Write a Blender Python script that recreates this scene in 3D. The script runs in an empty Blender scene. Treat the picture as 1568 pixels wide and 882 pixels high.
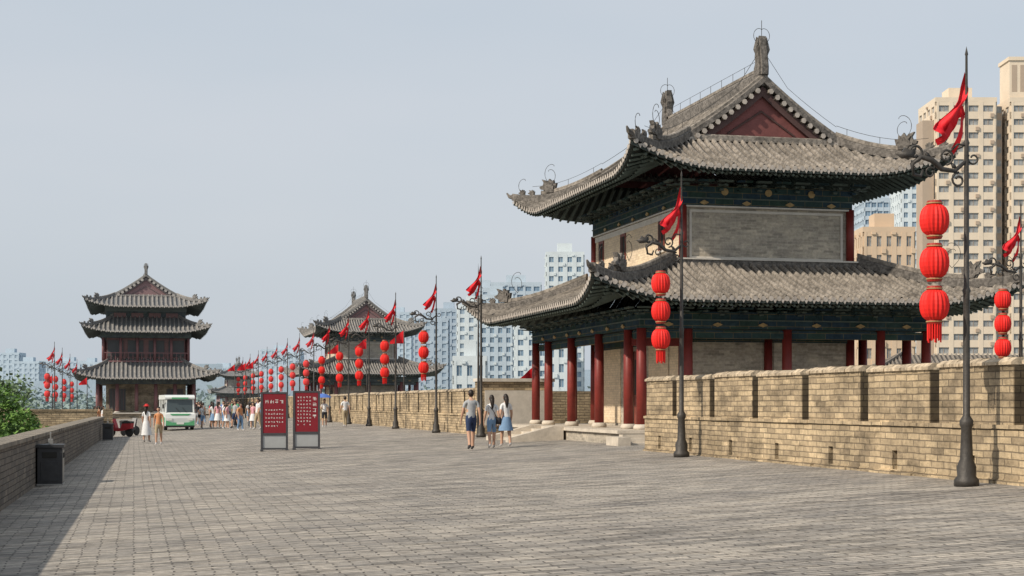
import bpy, math, random
from mathutils import Vector, Matrix
random.seed(7)
S=bpy.context.scene
COL=S.collection
S.view_settings.view_transform='Standard'
S.view_settings.look='None'
S.view_settings.exposure=0

# ---------------------------------------------------------------- materials
def nt(name):
    m=bpy.data.materials.new(name); m.use_nodes=True
    n=m.node_tree.nodes; l=m.node_tree.links
    return m,n,l,n['Principled BSDF']
def mk(name,col,rough=.8,var=.15,scale=3.0,bump=0.0,metal=0.0,spec=.3,bscale=None,fine=None):
    m,n,l,p=nt(name)
    p.inputs['Roughness'].default_value=rough
    p.inputs['Metallic'].default_value=metal
    p.inputs['Specular IOR Level'].default_value=spec
    tc=n.new('ShaderNodeTexCoord')
    no=n.new('ShaderNodeTexNoise'); no.inputs['Scale'].default_value=scale; no.inputs['Detail'].default_value=8; no.inputs['Roughness'].default_value=.7
    l.new(tc.outputs['Object'],no.inputs['Vector'])
    r=n.new('ShaderNodeValToRGB'); r.name='col'
    r.color_ramp.elements[0].position=.32; r.color_ramp.elements[1].position=.68
    r.color_ramp.elements[0].color=(*[c*(1-var) for c in col],1)
    r.color_ramp.elements[1].color=(*[min(1,c*(1+var)) for c in col],1)
    l.new(no.outputs['Fac'],r.inputs['Fac'])
    out=r.outputs['Color']
    if fine:
        n3=n.new('ShaderNodeTexNoise'); n3.inputs['Scale'].default_value=fine[0]; n3.inputs['Detail'].default_value=4
        l.new(tc.outputs['Object'],n3.inputs['Vector'])
        r3=n.new('ShaderNodeValToRGB'); r3.color_ramp.elements[0].position=.4; r3.color_ramp.elements[1].position=.58
        r3.color_ramp.elements[0].color=(fine[1],fine[1],fine[1],1); r3.color_ramp.elements[1].color=(1.1,1.1,1.1,1)
        l.new(n3.outputs['Fac'],r3.inputs['Fac'])
        mx=n.new('ShaderNodeMix'); mx.data_type='RGBA'; mx.blend_type='MULTIPLY'; mx.inputs['Factor'].default_value=1
        l.new(out,mx.inputs['A']); l.new(r3.outputs['Color'],mx.inputs['B']); out=mx.outputs['Result']
    l.new(out,p.inputs['Base Color'])
    if bump>0:
        b=n.new('ShaderNodeBump'); b.inputs['Strength'].default_value=bump; b.inputs['Distance'].default_value=.03
        n2=n.new('ShaderNodeTexNoise'); n2.inputs['Scale'].default_value=bscale or scale*6; n2.inputs['Detail'].default_value=5
        l.new(tc.outputs['Object'],n2.inputs['Vector']); l.new(n2.outputs['Fac'],b.inputs['Height']); l.new(b.outputs['Normal'],p.inputs['Normal'])
    return m
def brick(name,c1,c2,mortar,bw,bh,floor=False,ms=.012,bump=.5,stain=.3,sscale=.5,stretch=1.0,dist=.02,streak=None,dscale=1.7,speck=.68):
    m,n,l,p=nt(name)
    p.inputs['Roughness'].default_value=.9; p.inputs['Specular IOR Level'].default_value=.15
    tc=n.new('ShaderNodeTexCoord')
    nd=n.new('ShaderNodeTexNoise'); nd.inputs['Scale'].default_value=dscale; nd.inputs['Detail'].default_value=4
    l.new(tc.outputs['Object'],nd.inputs['Vector'])
    sub=n.new('ShaderNodeVectorMath'); sub.operation='SUBTRACT'; sub.inputs[1].default_value=(.5,.5,.5)
    l.new(nd.outputs['Color'],sub.inputs[0])
    sc=n.new('ShaderNodeVectorMath'); sc.operation='SCALE'; sc.inputs['Scale'].default_value=dist*2
    l.new(sub.outputs[0],sc.inputs[0])
    if floor: base=tc.outputs['Object']
    else:
        sx=n.new('ShaderNodeSeparateXYZ'); l.new(tc.outputs['Object'],sx.inputs[0])
        ad=n.new('ShaderNodeMath'); l.new(sx.outputs['X'],ad.inputs[0]); l.new(sx.outputs['Y'],ad.inputs[1])
        cb=n.new('ShaderNodeCombineXYZ'); l.new(ad.outputs[0],cb.inputs['X']); l.new(sx.outputs['Z'],cb.inputs['Y'])
        base=cb.outputs[0]
    av=n.new('ShaderNodeVectorMath'); l.new(base,av.inputs[0]); l.new(sc.outputs[0],av.inputs[1])
    br=n.new('ShaderNodeTexBrick'); br.name='col'; br.inputs['Scale'].default_value=1
    br.inputs['Brick Width'].default_value=bw; br.inputs['Row Height'].default_value=bh
    br.inputs['Mortar Size'].default_value=ms; br.inputs['Mortar Smooth'].default_value=.4; br.inputs['Bias'].default_value=0
    br.inputs['Color1'].default_value=(*c1,1); br.inputs['Color2'].default_value=(*c2,1); br.inputs['Mortar'].default_value=(*mortar,1)
    l.new(av.outputs[0],br.inputs['Vector'])
    def mul(a,b_):
        mx=n.new('ShaderNodeMix'); mx.data_type='RGBA'; mx.blend_type='MULTIPLY'; mx.inputs['Factor'].default_value=1
        l.new(a,mx.inputs['A']); l.new(b_,mx.inputs['B']); return mx.outputs['Result']
    def noise_ramp(scale,vs,p0,p1,c0,c1_,det=8,rg=.7):
        s1=n.new('ShaderNodeTexNoise'); s1.inputs['Scale'].default_value=scale; s1.inputs['Detail'].default_value=det; s1.inputs['Roughness'].default_value=rg
        mp=n.new('ShaderNodeMapping'); mp.inputs['Scale'].default_value=vs
        l.new(tc.outputs['Object'],mp.inputs[0]); l.new(mp.outputs[0],s1.inputs['Vector'])
        r=n.new('ShaderNodeValToRGB'); r.color_ramp.elements[0].position=p0; r.color_ramp.elements[1].position=p1
        r.color_ramp.elements[0].color=(*c0,1); r.color_ramp.elements[1].color=(*c1_,1)
        l.new(s1.outputs['Fac'],r.inputs['Fac']); return s1.outputs['Fac'],r.outputs['Color']
    lo=1-stain
    _,c=noise_ramp(sscale,(1,stretch,1),.35,.62,(lo*.97,lo*.98,lo),(1.06,1.05,1.02))
    out=mul(br.outputs['Color'],c)
    f2,c=noise_ramp(9,(1,1,1),.3,.65,(speck,)*3,(1.08,)*3,8,.75)
    out=mul(out,c)
    hgt=f2
    if streak:
        f3,c=noise_ramp(streak[0],streak[1],streak[2],streak[3],(streak[4],)*3,(1.03,)*3,6,.72)
        out=mul(out,c)
    l.new(out,p.inputs['Base Color'])
    h=n.new('ShaderNodeMath'); h.operation='MULTIPLY_ADD'; h.inputs[1].default_value=-1.0
    l.new(br.outputs['Fac'],h.inputs[0]); l.new(f2,h.inputs[2])
    b=n.new('ShaderNodeBump'); b.inputs['Strength'].default_value=bump; b.inputs['Distance'].default_value=.03
    l.new(h.outputs[0],b.inputs['Height']); l.new(b.outputs['Normal'],p.inputs['Normal'])
    return m
HZ={}
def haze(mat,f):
    """far-away building material with distance haze painted in as paler, bluer colour"""
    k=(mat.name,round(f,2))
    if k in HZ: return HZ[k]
    m=mat.copy(); m.name=mat.name+'_distant'; H=(.40,.44,.48)  # painted air haze: base colours blend toward this blue-grey
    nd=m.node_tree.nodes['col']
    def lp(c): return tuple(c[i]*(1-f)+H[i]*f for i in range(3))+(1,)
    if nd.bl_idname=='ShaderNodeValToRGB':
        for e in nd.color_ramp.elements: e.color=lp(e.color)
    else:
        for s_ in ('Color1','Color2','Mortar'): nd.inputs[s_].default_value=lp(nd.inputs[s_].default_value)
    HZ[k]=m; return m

m_pave=brick('paving_brick',(.53,.475,.41),(.35,.325,.295),(.17,.155,.14),.41,.135,floor=True,ms=.013,bump=1.0,stain=.30,sscale=.3,stretch=1.9,dist=.06,streak=(1.0,(1,4.5,1),.42,.50,.60),dscale=2.6,speck=.66)
m_wall=brick('parapet_brick',(.62,.485,.315),(.37,.29,.195),(.27,.215,.15),.42,.115,ms=.012,bump=.9,stain=.38,sscale=1.0,dist=.022,streak=(.8,(1,1,2.5),.38,.52,.66))
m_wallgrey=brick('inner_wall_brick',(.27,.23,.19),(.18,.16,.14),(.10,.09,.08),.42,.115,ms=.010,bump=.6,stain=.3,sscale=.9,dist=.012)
m_jamb=brick('shaded_jamb_brick',(.14,.11,.07),(.09,.07,.05),(.05,.04,.03),.42,.115,ms=.010,bump=.4,stain=.3,sscale=.9,dist=.012)  # dark colour paints in the shade on the unlit crenel jambs
m_gbrick=brick('grey_brick',(.54,.475,.385),(.34,.305,.255),(.48,.43,.36),.36,.085,ms=.010,bump=.5,stain=.22,sscale=1.1,dist=.006,streak=(1.5,(1,1,3),.35,.5,.8))
m_cream=brick('pale_brick',(.80,.64,.46),(.68,.54,.38),(.52,.43,.32),.36,.085,ms=.006,bump=.2,stain=.12,sscale=.8,dist=.006)
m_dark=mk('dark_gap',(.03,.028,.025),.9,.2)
m_tile=mk('grey_roof_tile',(.225,.198,.168),.8,.45,1.1,.5,bscale=20,fine=(9,.62))
m_tilelow=mk('roof_tile_channel',(.085,.076,.068),.85,.4,1.6,.4,bscale=20)
m_tileend=mk('tile_end',(.40,.355,.31),.8,.3,6)
m_ridge=mk('ridge_tile',(.145,.130,.115),.8,.40,2.5,.7,bscale=14,fine=(11,.6))
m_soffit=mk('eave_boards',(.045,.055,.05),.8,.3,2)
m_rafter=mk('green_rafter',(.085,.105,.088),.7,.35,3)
m_red=mk('dark_red_lacquer',(.18,.024,.018),.5,.25,2,spec=.35)
m_maroon=mk('maroon_board',(.19,.068,.062),.75,.2,1.5,.3)
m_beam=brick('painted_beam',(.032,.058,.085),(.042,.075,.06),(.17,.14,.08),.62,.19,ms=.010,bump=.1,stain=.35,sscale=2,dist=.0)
m_gold=mk('gold_paint',(.34,.23,.10),.6,.3,8)
m_stone=mk('pale_stone',(.52,.46,.38),.85,.22,2,.3)
m_ptrim=mk('pale_trim',(.54,.50,.44),.8,.15,3)
m_door=mk('door_wood',(.17,.045,.03),.6,.3,3)
m_iron=mk('dark_iron',(.06,.055,.05),.55,.3,6,.2,metal=.3)
m_lred=mk('lantern_red',(.66,.017,.012),.6,.14,5)
m_ldark=mk('lantern_cap',(.30,.02,.012),.5,.2,5)
m_flag=mk('flag_red',(.62,.012,.02),.65,.16,3)
m_skin=mk('skin',(.48,.29,.20),.6,.06,8)
m_hair=mk('hair',(.02,.014,.011),.5,.3,30)

# ---------------------------------------------------------------- mesh helper
class M:
    def __init__(s): s.v=[];s.f=[];s.mi=[]
    def add(s,vs,fs,mi=0):
        o=len(s.v); s.v+= [tuple(v) for v in vs]
        for f in fs: s.f.append(tuple(i+o for i in f)); s.mi.append(mi)
    def box(s,x0,x1,y0,y1,z0,z1,mi=0):
        s.add([(x0,y0,z0),(x1,y0,z0),(x1,y1,z0),(x0,y1,z0),(x0,y0,z1),(x1,y0,z1),(x1,y1,z1),(x0,y1,z1)],
              [(0,3,2,1),(4,5,6,7),(0,1,5,4),(1,2,6,5),(2,3,7,6),(3,0,4,7)],mi)
    def cbox(s,c,sz,mi=0): s.box(c[0]-sz[0]/2,c[0]+sz[0]/2,c[1]-sz[1]/2,c[1]+sz[1]/2,c[2]-sz[2]/2,c[2]+sz[2]/2,mi)
    def lathe(s,prof,cx,cy,n=12,mi=0,rib=0,cap=True):
        vs=[];fs=[]
        for (r,z) in prof:
            for j in range(n):
                a=2*math.pi*j/n; rr=r*(1-(rib if j%2 else 0)); vs.append((cx+rr*math.cos(a),cy+rr*math.sin(a),z))
        for i in range(len(prof)-1):
            for j in range(n): k=(j+1)%n; fs.append((i*n+j,i*n+k,(i+1)*n+k,(i+1)*n+j))
        if cap: fs.append(tuple(range(n-1,-1,-1))); fs.append(tuple((len(prof)-1)*n+j for j in range(n)))
        s.add(vs,fs,mi)
    def tube(s,path,rad,n=6,mi=0):
        P=[Vector(p) for p in path]; vs=[];fs=[]
        if not hasattr(rad,'__len__'): rad=[rad]*len(P)
        ref=Vector((.13,.31,.94)).normalized()
        for i,p in enumerate(P):
            t=(P[min(i+1,len(P)-1)]-P[max(i-1,0)]).normalized()
            a=t.cross(ref)
            if a.length<.05: a=t.cross(Vector((1,0,0)))
            a.normalize(); b=t.cross(a)
            for j in range(n):
                q=2*math.pi*j/n; vs.append(p+(a*math.cos(q)+b*math.sin(q))*rad[i])
        for i in range(len(P)-1):
            for j in range(n): k=(j+1)%n; fs.append((i*n+j,i*n+k,(i+1)*n+k,(i+1)*n+j))
        fs.append(tuple(range(n-1,-1,-1))); fs.append(tuple((len(P)-1)*n+j for j in range(n)))
        s.add(vs,fs,mi)
    def sweep(s,path,w,h,mi=0,w2=None):
        P=[Vector(p) for p in path]; vs=[];fs=[]; w2=w2 or w
        for i,p in enumerate(P):
            t=(P[min(i+1,len(P)-1)]-P[max(i-1,0)]); t.z=0
            if t.length<1e-6: t=Vector((0,1,0))
            t.normalize(); a=Vector((-t.y,t.x,0)); up=Vector((0,0,1))
            vs+= [p-a*w/2,p+a*w/2,p+a*w2/2+up*h*.8,p+a*w2*.25+up*h,p-a*w2*.25+up*h,p-a*w2/2+up*h*.8]
        n=6
        for i in range(len(P)-1):
            for j in range(n): k=(j+1)%n; fs.append((i*n+j,i*n+k,(i+1)*n+k,(i+1)*n+j))
        fs.append(tuple(range(n-1,-1,-1))); fs.append(tuple((len(P)-1)*n+j for j in range(n)))
        s.add(vs,fs,mi)
    def poly(s,pts,o,d,th,mi=0):
        d=Vector((d[0],d[1],0)).normalized(); a=Vector((-d.y,d.x,0)); o=Vector(o); n=len(pts)
        vs=[o+d*u+Vector((0,0,z))-a*th/2 for u,z in pts]+[o+d*u+Vector((0,0,z))+a*th/2 for u,z in pts]
        fs=[tuple(range(n)),tuple(range(2*n-1,n-1,-1))]+[(i,i+n,(i+1)%n+n,(i+1)%n) for i in range(n)]
        s.add(vs,fs,mi)
    def obj(s,name,mats,parent=None,smooth=False,loc=None):
        me=bpy.data.meshes.new(name); me.from_pydata(s.v,[],s.f)
        for m in mats: me.materials.append(m)
        me.polygons.foreach_set('material_index',s.mi)
        if smooth: me.polygons.foreach_set('use_smooth',[True]*len(s.f))
        me.update()
        o=bpy.data.objects.new(name,me); COL.objects.link(o)
        if parent: o.parent=parent
        if loc: o.location=loc
        return o
def empty(name,loc=(0,0,0),rot=0,sc=1):
    e=bpy.data.objects.new(name,None); COL.objects.link(e); e.location=loc; e.rotation_euler=(0,0,rot); e.scale=(sc,)*3 if not hasattr(sc,'__len__') else sc
    e.empty_display_size=.3
    return e
def hazemesh(me,hz):
    me=me.copy()
    for i,q in enumerate(list(me.materials)): me.materials[i]=haze(q,hz)
    return me
def dup(root,name,loc,rot=0,sc=1,hz=0):
    e=empty(name,loc,rot,sc)
    for c in root.children:
        da=hazemesh(c.data,hz) if hz else c.data
        o=bpy.data.objects.new(c.name,da); COL.objects.link(o); o.parent=e; o.location=c.location; o.rotation_euler=c.rotation_euler
    return e

# ---------------------------------------------------------------- camera, sun, sky
TH=math.atan(579/2400)
cam=bpy.data.cameras.new('camera'); co=bpy.data.objects.new('camera',cam); COL.objects.link(co)
cam.lens=36*2400/1568; cam.sensor_width=36; cam.shift_y=.1122; cam.clip_end=12000; cam.clip_start=.1
co.location=(0,0,1.8); co.rotation_euler=(math.radians(90),0,-TH); S.camera=co
sv=Vector((-.74,-.27,.60)).normalized()
sl=bpy.data.lights.new('sun','SUN'); so=bpy.data.objects.new('sun',sl); COL.objects.link(so)
sl.energy=4.5; sl.angle=math.radians(.9); sl.color=(1,.90,.76)
so.rotation_euler=sv.to_track_quat('Z','Y').to_euler(); so.location=(-30,-20,40)
w=bpy.data.worlds.new('World'); S.world=w; w.use_nodes=True
n=w.node_tree.nodes; l=w.node_tree.links; bg=n['Background']; bg.inputs['Strength'].default_value=.1
sk=n.new('ShaderNodeTexSky'); sk.sky_type='NISHITA'; sk.sun_disc=False; sk.sun_elevation=math.asin(sv.z); sk.sun_rotation=math.atan2(sv.x,sv.y)
sk.dust_density=4; sk.air_density=1.2
tc=n.new('ShaderNodeTexCoord'); no=n.new('ShaderNodeTexNoise'); no.inputs['Scale'].default_value=1.3; no.inputs['Detail'].default_value=4
mp=n.new('ShaderNodeMapping'); mp.inputs['Scale'].default_value=(1,1,3.5); l.new(tc.outputs['Generated'],mp.inputs[0]); l.new(mp.outputs[0],no.inputs['Vector'])
cr=n.new('ShaderNodeValToRGB'); cr.color_ramp.elements[0].position=.3; cr.color_ramp.elements[1].position=.72
cr.color_ramp.elements[0].color=(5.6,6.5,7.4,1); cr.color_ramp.elements[1].color=(7.0,7.4,8.0,1)
l.new(no.outputs['Fac'],cr.inputs['Fac'])
mx=n.new('ShaderNodeMix'); mx.data_type='RGBA'; mx.inputs['Factor'].default_value=.8
l.new(sk.outputs['Color'],mx.inputs['A']); l.new(cr.outputs['Color'],mx.inputs['B']); l.new(mx.outputs['Result'],bg.inputs['Color'])

# ---------------------------------------------------------------- ground
def G(x): return .04*max(-3,min(14,x))
t=M(); t.add([(-6000,-6000,-12),(6000,-6000,-12),(6000,9000,-12),(-6000,9000,-12)],[(0,1,2,3)])
m_terr=mk('hazy_ground',(.30,.34,.35),.95,.12,.01)
t.obj('ground',[m_terr])
d=M()
def sheet(x0,x1,y0,y1,mi=0):
    xs=sorted(set([x0,x1]+[x for x in (-3,14) if x0<x<x1])); 
    for a,b in zip(xs,xs[1:]):
        d.add([(a,y0,G(a)),(b,y0,G(b)),(b,y1,G(b)),(a,y1,G(a))],[(0,1,2,3)],mi)
sheet(-2.9,13.9,-12,86); sheet(-16,40,86,330); sheet(13.9,27.6,36.0,64.5)
d.box(-2.95,13.95,-12,86,-12,-.13,1); d.box(-16,40,86.01,330,-12,-.14,1); d.box(13.96,27.8,35.9,64.6,-12,.4,1)
d.obj('paved_wall_walk',[m_pave,m_wall])

# parapets
def parapet(name,x,y0,y1,z0,z1,ledge,gaps,holes,mats):
    p=M(); th=.42
    ys=[y0]
    for h in sorted(holes):
        if y0<h<y1: ys+=[h-.10,h+.10]
    ys.append(y1)
    p.box(x-.07,x+th,y0,y1,z0-.1,z0+.08); p.box(x-.058,x+th-.01,y0,y1,z0+.42,ledge-.07)
    # uneven footing bricks
    yy=y0
    while yy<min(y1,60):
        y2=min(y1,yy+random.uniform(.35,.9)); p.box(x-.10-random.uniform(0,.05),x-.071,yy,y2-.01,z0-.1,z0+random.uniform(.015,.07)); yy=y2
    yy=y0
    while yy<y1-.01:
        y2=min(y1,yy+random.uniform(.5,1.3)); dx=random.uniform(0,.02)
        p.box(x-.085-dx,x+th-.005,yy,y2-.004,ledge-.07,ledge+random.uniform(-.008,.008)); yy=y2
    for a,b in zip(ys[0::2],ys[1::2]): p.box(x-.056,x+.25,a,b,z0+.08,z0+.42)
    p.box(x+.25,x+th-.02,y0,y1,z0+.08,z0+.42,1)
    ys=[y0]
    for g in sorted(gaps):
        if y0<g<y1: ys+=[g-.17,g+.17]
    ys.append(y1)
    for q,(a,b) in enumerate(zip(ys[0::2],ys[1::2])):
        dz=random.uniform(-.02,.02)
        p.box(x,x+th-.03,a,b,ledge-.02,z1-.12+dz)
        if a>y0: p.box(x+.015,x+th-.045,a-.012,a-.001,ledge,z1-.14+dz,3)  # thin slabs in painted shade colour line the gap sides
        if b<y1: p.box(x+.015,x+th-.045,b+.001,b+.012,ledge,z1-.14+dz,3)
        zz=z1-.12+dz
        yy=a-.02
        while yy<b:
            y2=min(b+.02,yy+random.uniform(.16,.24)); e=random.uniform(-.012,.012)
            pr=[(x-.045+e,zz),(x-.045+e,zz+.05),(x+.06,zz+.115+e),(x+th-.09,zz+.115+e),(x+th+.01,zz+.05),(x+th+.01,zz)]
            vs=[(r_[0],yy,r_[1]) for r_ in pr]+[(r_[0],y2-.012,r_[1]) for r_ in pr]; k=6
            p.add(vs,[tuple(range(k)),tuple(range(2*k-1,k-1,-1))]+[(i,i+k,(i+1)%k+k,(i+1)%k) for i in range(k)],2)
            yy=y2
    return p.obj(name,mats)
mcap=mk('coping_brick',(.44,.355,.25),.9,.4,1.7,.6,bscale=14,fine=(8,.7))
gn=[37.6-2.65*k for k in range(20)]
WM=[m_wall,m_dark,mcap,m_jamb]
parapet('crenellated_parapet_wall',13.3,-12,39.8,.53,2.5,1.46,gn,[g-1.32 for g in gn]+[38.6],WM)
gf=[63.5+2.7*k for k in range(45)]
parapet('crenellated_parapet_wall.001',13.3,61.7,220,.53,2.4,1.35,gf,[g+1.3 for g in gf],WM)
p=M(); p.box(13.75,27.8,36.0,36.4,.4,2.3); p.box(27.4,27.8,36.41,64.5,.4,2.3); p.box(13.72,27.39,64.1,64.5,.4,2.3); p.obj('bastion_parapet_wall',[m_wall])
p=M(); p.box(13.35,16.4,61.0,61.69,.45,2.65); p.box(13.6,16.1,60.93,60.999,.9,2.3,1); p.box(13.28,16.47,60.9,61.75,2.65,2.78,1); p.obj('brick_end_pier',[m_wall,m_ptrim])
# left wall
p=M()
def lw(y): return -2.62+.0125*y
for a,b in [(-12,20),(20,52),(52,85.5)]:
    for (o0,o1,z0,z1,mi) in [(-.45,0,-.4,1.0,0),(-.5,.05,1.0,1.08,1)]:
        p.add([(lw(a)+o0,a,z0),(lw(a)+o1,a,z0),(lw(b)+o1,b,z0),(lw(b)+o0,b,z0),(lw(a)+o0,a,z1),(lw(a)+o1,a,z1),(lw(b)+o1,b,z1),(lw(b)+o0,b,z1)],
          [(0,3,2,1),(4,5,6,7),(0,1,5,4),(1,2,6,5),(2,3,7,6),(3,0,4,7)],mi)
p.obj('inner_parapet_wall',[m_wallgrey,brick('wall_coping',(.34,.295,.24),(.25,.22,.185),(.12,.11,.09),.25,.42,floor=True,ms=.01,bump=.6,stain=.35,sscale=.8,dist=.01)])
p=M(); p.box(-16,-1.9,85.9,86.4,-1,1.35); p.box(-16.1,-1.85,85.85,86.45,1.35,1.47); p.box(-16,-15.6,86.4,200,-1,1.2); p.box(-1.6,-1.1,85.6,86.4,-.3,1.5)
p.obj('plaza_parapet_wall',[m_wall])

# ---------------------------------------------------------------- tower building
def roofpt(side,s,dd,P,dz=0):
    hx,hy=P['hx'],P['hy']; L=hy if side<2 else hx; h=hx if side<2 else hy
    e=L-abs(s); c=P['c']
    wgt=max(0,1-max(e,0)/c)**2*max(0,1-max(dd,0)/c)
    z=P['z0']+P['a']*dd+P['b']*dd*dd+P['U']*wgt+dz
    o=h-dd+P['F']*wgt; al=s+math.copysign(P['F']*wgt,s)
    if side==0: q=(o,al)
    elif side==1: q=(-o,al)
    elif side==2: q=(al,o)
    else: q=(al,-o)
    return Vector((P['cx']+q[0],P['cy']+q[1],z))
def beast(m,o,dr,sc,mi):
    pts=[(-.3,0),(.32,0),(.42,.18),(.62,.22),(.66,.34),(.45,.42),(.40,.55),(.52,.75),(.30,.68),(.16,.56),(.05,.75),(-.08,.60),(-.2,.66),(-.22,.45),(-.38,.5),(-.32,.25)]
    m.poly([(u*sc,z*sc) for u,z in pts],o,dr,.2*sc,mi)
    m.poly([(u*sc*.7,z*sc*.75) for u,z in pts],o,dr,.34*sc,mi)
def curl(m,o,dr,sc,mi):
    d=Vector((dr[0],dr[1],0)).normalized(); o=Vector(o); pt=[]
    for i in range(12):
        a=-1.2+i*.38; r=(.26-.012*i)*sc
        pt.append(o+d*(math.cos(a)*r)+Vector((0,0,.35*sc+math.sin(a)*r+.02*i*sc)))
    m.tube([o]+pt,.010,4,mi)
m_barge=mk('bargeboard',(.09,.052,.048),.7,.2,3)
def roof(P,sp,root,name,nd=6,hires=True):
    m=M(); u=M(); rg=M(); RR=random.Random(5)
    prof=[(-.5,0),(-.27,0),(-.22,.06),(-.09,.125),(.09,.125),(.22,.06),(.27,0),(.5,0)] if hires else [(-.5,0),(-.25,0),(-.1,.10),(.1,.10),(.25,0),(.5,0)]
    for side in range(4):
        L=P['hy'] if side<2 else P['hx']
        nrow=int(2*L/sp); spp=2*L/nrow
        for i in range(nrow):
            s0=-L+(i+.5)*spp
            gy=P.get('gy')
            vs=[];fs=[];k=len(prof); jz=RR.uniform(-.014,.014)
            full = gy and side<2 and abs(s0)<=gy
            for (po,ph) in prof:
                s=max(-L,min(L,s0+po*spp+(RR.uniform(-.006,.006))))
                dm=P['hx'] if full else min(max(0,L-abs(s)), (P['dx'] if side<2 else P['dy']))
                nn=nd*2 if full else nd
                for j in range(nn+1):
                    dd=dm*j/nn
                    vs.append(roofpt(side,s,dd,P,(ph*sp/.26+(jz+.012*math.sin(i*1.7+j*2.1) if hires and ph>.0 else 0)) if dm>.05 else 0))
            st=nn+1
            for a in range(k-1):
                mi=0 if 1<=a<=k-3 else 1
                for j in range(nn):
                    fs.append(((a*st+j,(a+1)*st+j,(a+1)*st+j+1,a*st+j+1),mi))
            o=len(m.v); m.v+=[tuple(v) for v in vs]
            for q,mi in fs: m.f.append(tuple(x+o for x in q)); m.mi.append(mi)
            c=roofpt(side,s0,0,P); out=[(1,0),(-1,0),(0,1),(0,-1)][side]; al=(-out[1],out[0])
            r=.085*sp/.26; c=c+Vector((out[0]*.03,out[1]*.03,.03))
            vs=[c+Vector((al[0]*r*math.cos(q),al[1]*r*math.cos(q),r*math.sin(q))) for q in [2*math.pi*z/8 for z in range(8)]]
            m.add(vs,[tuple(range(8))],2)
            c2=roofpt(side,min(L,s0+spp/2),0,P)+Vector((out[0]*.02,out[1]*.02,0)); ww=spp*.3
            m.add([c2+Vector((al[0]*-ww,al[1]*-ww,.01)),c2+Vector((al[0]*ww,al[1]*ww,.01)),c2+Vector((0,0,-.12*sp/.26))],[(0,1,2)],2)
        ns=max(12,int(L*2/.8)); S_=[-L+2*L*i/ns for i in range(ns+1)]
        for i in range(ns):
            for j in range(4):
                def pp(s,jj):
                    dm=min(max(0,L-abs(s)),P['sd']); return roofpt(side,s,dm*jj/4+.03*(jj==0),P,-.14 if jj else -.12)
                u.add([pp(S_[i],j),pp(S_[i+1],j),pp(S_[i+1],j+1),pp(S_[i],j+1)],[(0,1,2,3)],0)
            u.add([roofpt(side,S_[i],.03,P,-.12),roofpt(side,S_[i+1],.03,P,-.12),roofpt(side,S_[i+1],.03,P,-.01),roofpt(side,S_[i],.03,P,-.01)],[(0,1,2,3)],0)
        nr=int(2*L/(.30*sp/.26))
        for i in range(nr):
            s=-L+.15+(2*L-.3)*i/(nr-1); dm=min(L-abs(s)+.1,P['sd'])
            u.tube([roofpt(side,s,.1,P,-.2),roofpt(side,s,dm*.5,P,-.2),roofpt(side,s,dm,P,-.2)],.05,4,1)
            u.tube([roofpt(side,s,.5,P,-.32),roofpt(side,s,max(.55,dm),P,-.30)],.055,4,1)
    for sx in (0,1):
        for sg in (-1,1):
            G_=P['hy']-P['gy'] if P.get('gy') else P['dy']
            path=[]
            for j in range(11):
                dd=G_*j/10; path.append(roofpt(sx,sg*(P['hy']-dd),dd,P,.04))
            rg.sweep(path,.24*P['rs'],.28*P['rs'],0)
            rg.sweep([q+Vector((0,0,.28*P['rs'])) for q in path[3:]],.16*P['rs'],.14*P['rs'],2)
            o=path[0]; dr=(path[0]-path[4]); 
            rg.tube([o-dr.normalized()*.1+Vector((0,0,.12)),o+Vector((dr.x,dr.y,0)).normalized()*.18+Vector((0,0,.18)),o+Vector((dr.x,dr.y,0)).normalized()*.30+Vector((0,0,.32))],[.11,.075,.03],6,0)
            for j in (1,2):
                beast(rg,path[j]+Vector((0,0,.27*P['rs'])),(dr.x,dr.y),.30*P['rs'],0)
            beast(rg,path[3 if not P.get('gy') else 4]+Vector((0,0,.3*P['rs'])),(dr.x,dr.y),.72*P['rs'],0)
            if hires:
                curl(rg,path[4]+Vector((0,0,.6)),(dr.x,dr.y),1.2,1); curl(rg,path[1]+Vector((0,0,.3)),(dr.x,dr.y),.9,1); curl(rg,path[4]+Vector((0,0,.6)),(-dr.x,-dr.y),.9,1)
                if P.get('gy'):
                    # lightning conductor along the hip
                    rg.tube([q+Vector((0,0,.62)) for q in path[2:]],.008,4,1)
                    for q in path[3::3]: rg.tube([q+Vector((0,0,.3)),q+Vector((0,0,.63))],.008,4,1)
    if P.get('gy'):
        gy=P['gy']; zr=roofpt(0,0,P['hx'],P).z; cx,cy=P['cx'],P['cy']; rs=P['rs']
        rg.sweep([(cx,cy-gy-.05,zr-.05),(cx,cy,zr-.05),(cx,cy+gy+.05,zr-.05)],.32*rs,.5*rs,0)
        rg.sweep([(cx,cy-gy,zr+.45*rs),(cx,cy+gy,zr+.45*rs)],.2*rs,.12*rs,2)
        if hires:
            rg.tube([(cx,cy-gy+.5,zr+.85),(cx,cy+gy-.5,zr+.85)],.008,4,1)
            for i in range(9): rg.tube([(cx,cy-gy+.5+i*(2*gy-1)/8,zr+.5),(cx,cy-gy+.5+i*(2*gy-1)/8,zr+.86)],.008,4,1)
        ch=[(-.30,0),(.42,0),(.40,.3),(.22,.5),(.30,.75),(.20,.95),(.24,1.15),(.12,1.05),(.0,1.16),(-.12,1.05),(-.17,1.12),(-.18,.8),(-.24,.6),(-.32,.3)]
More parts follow.
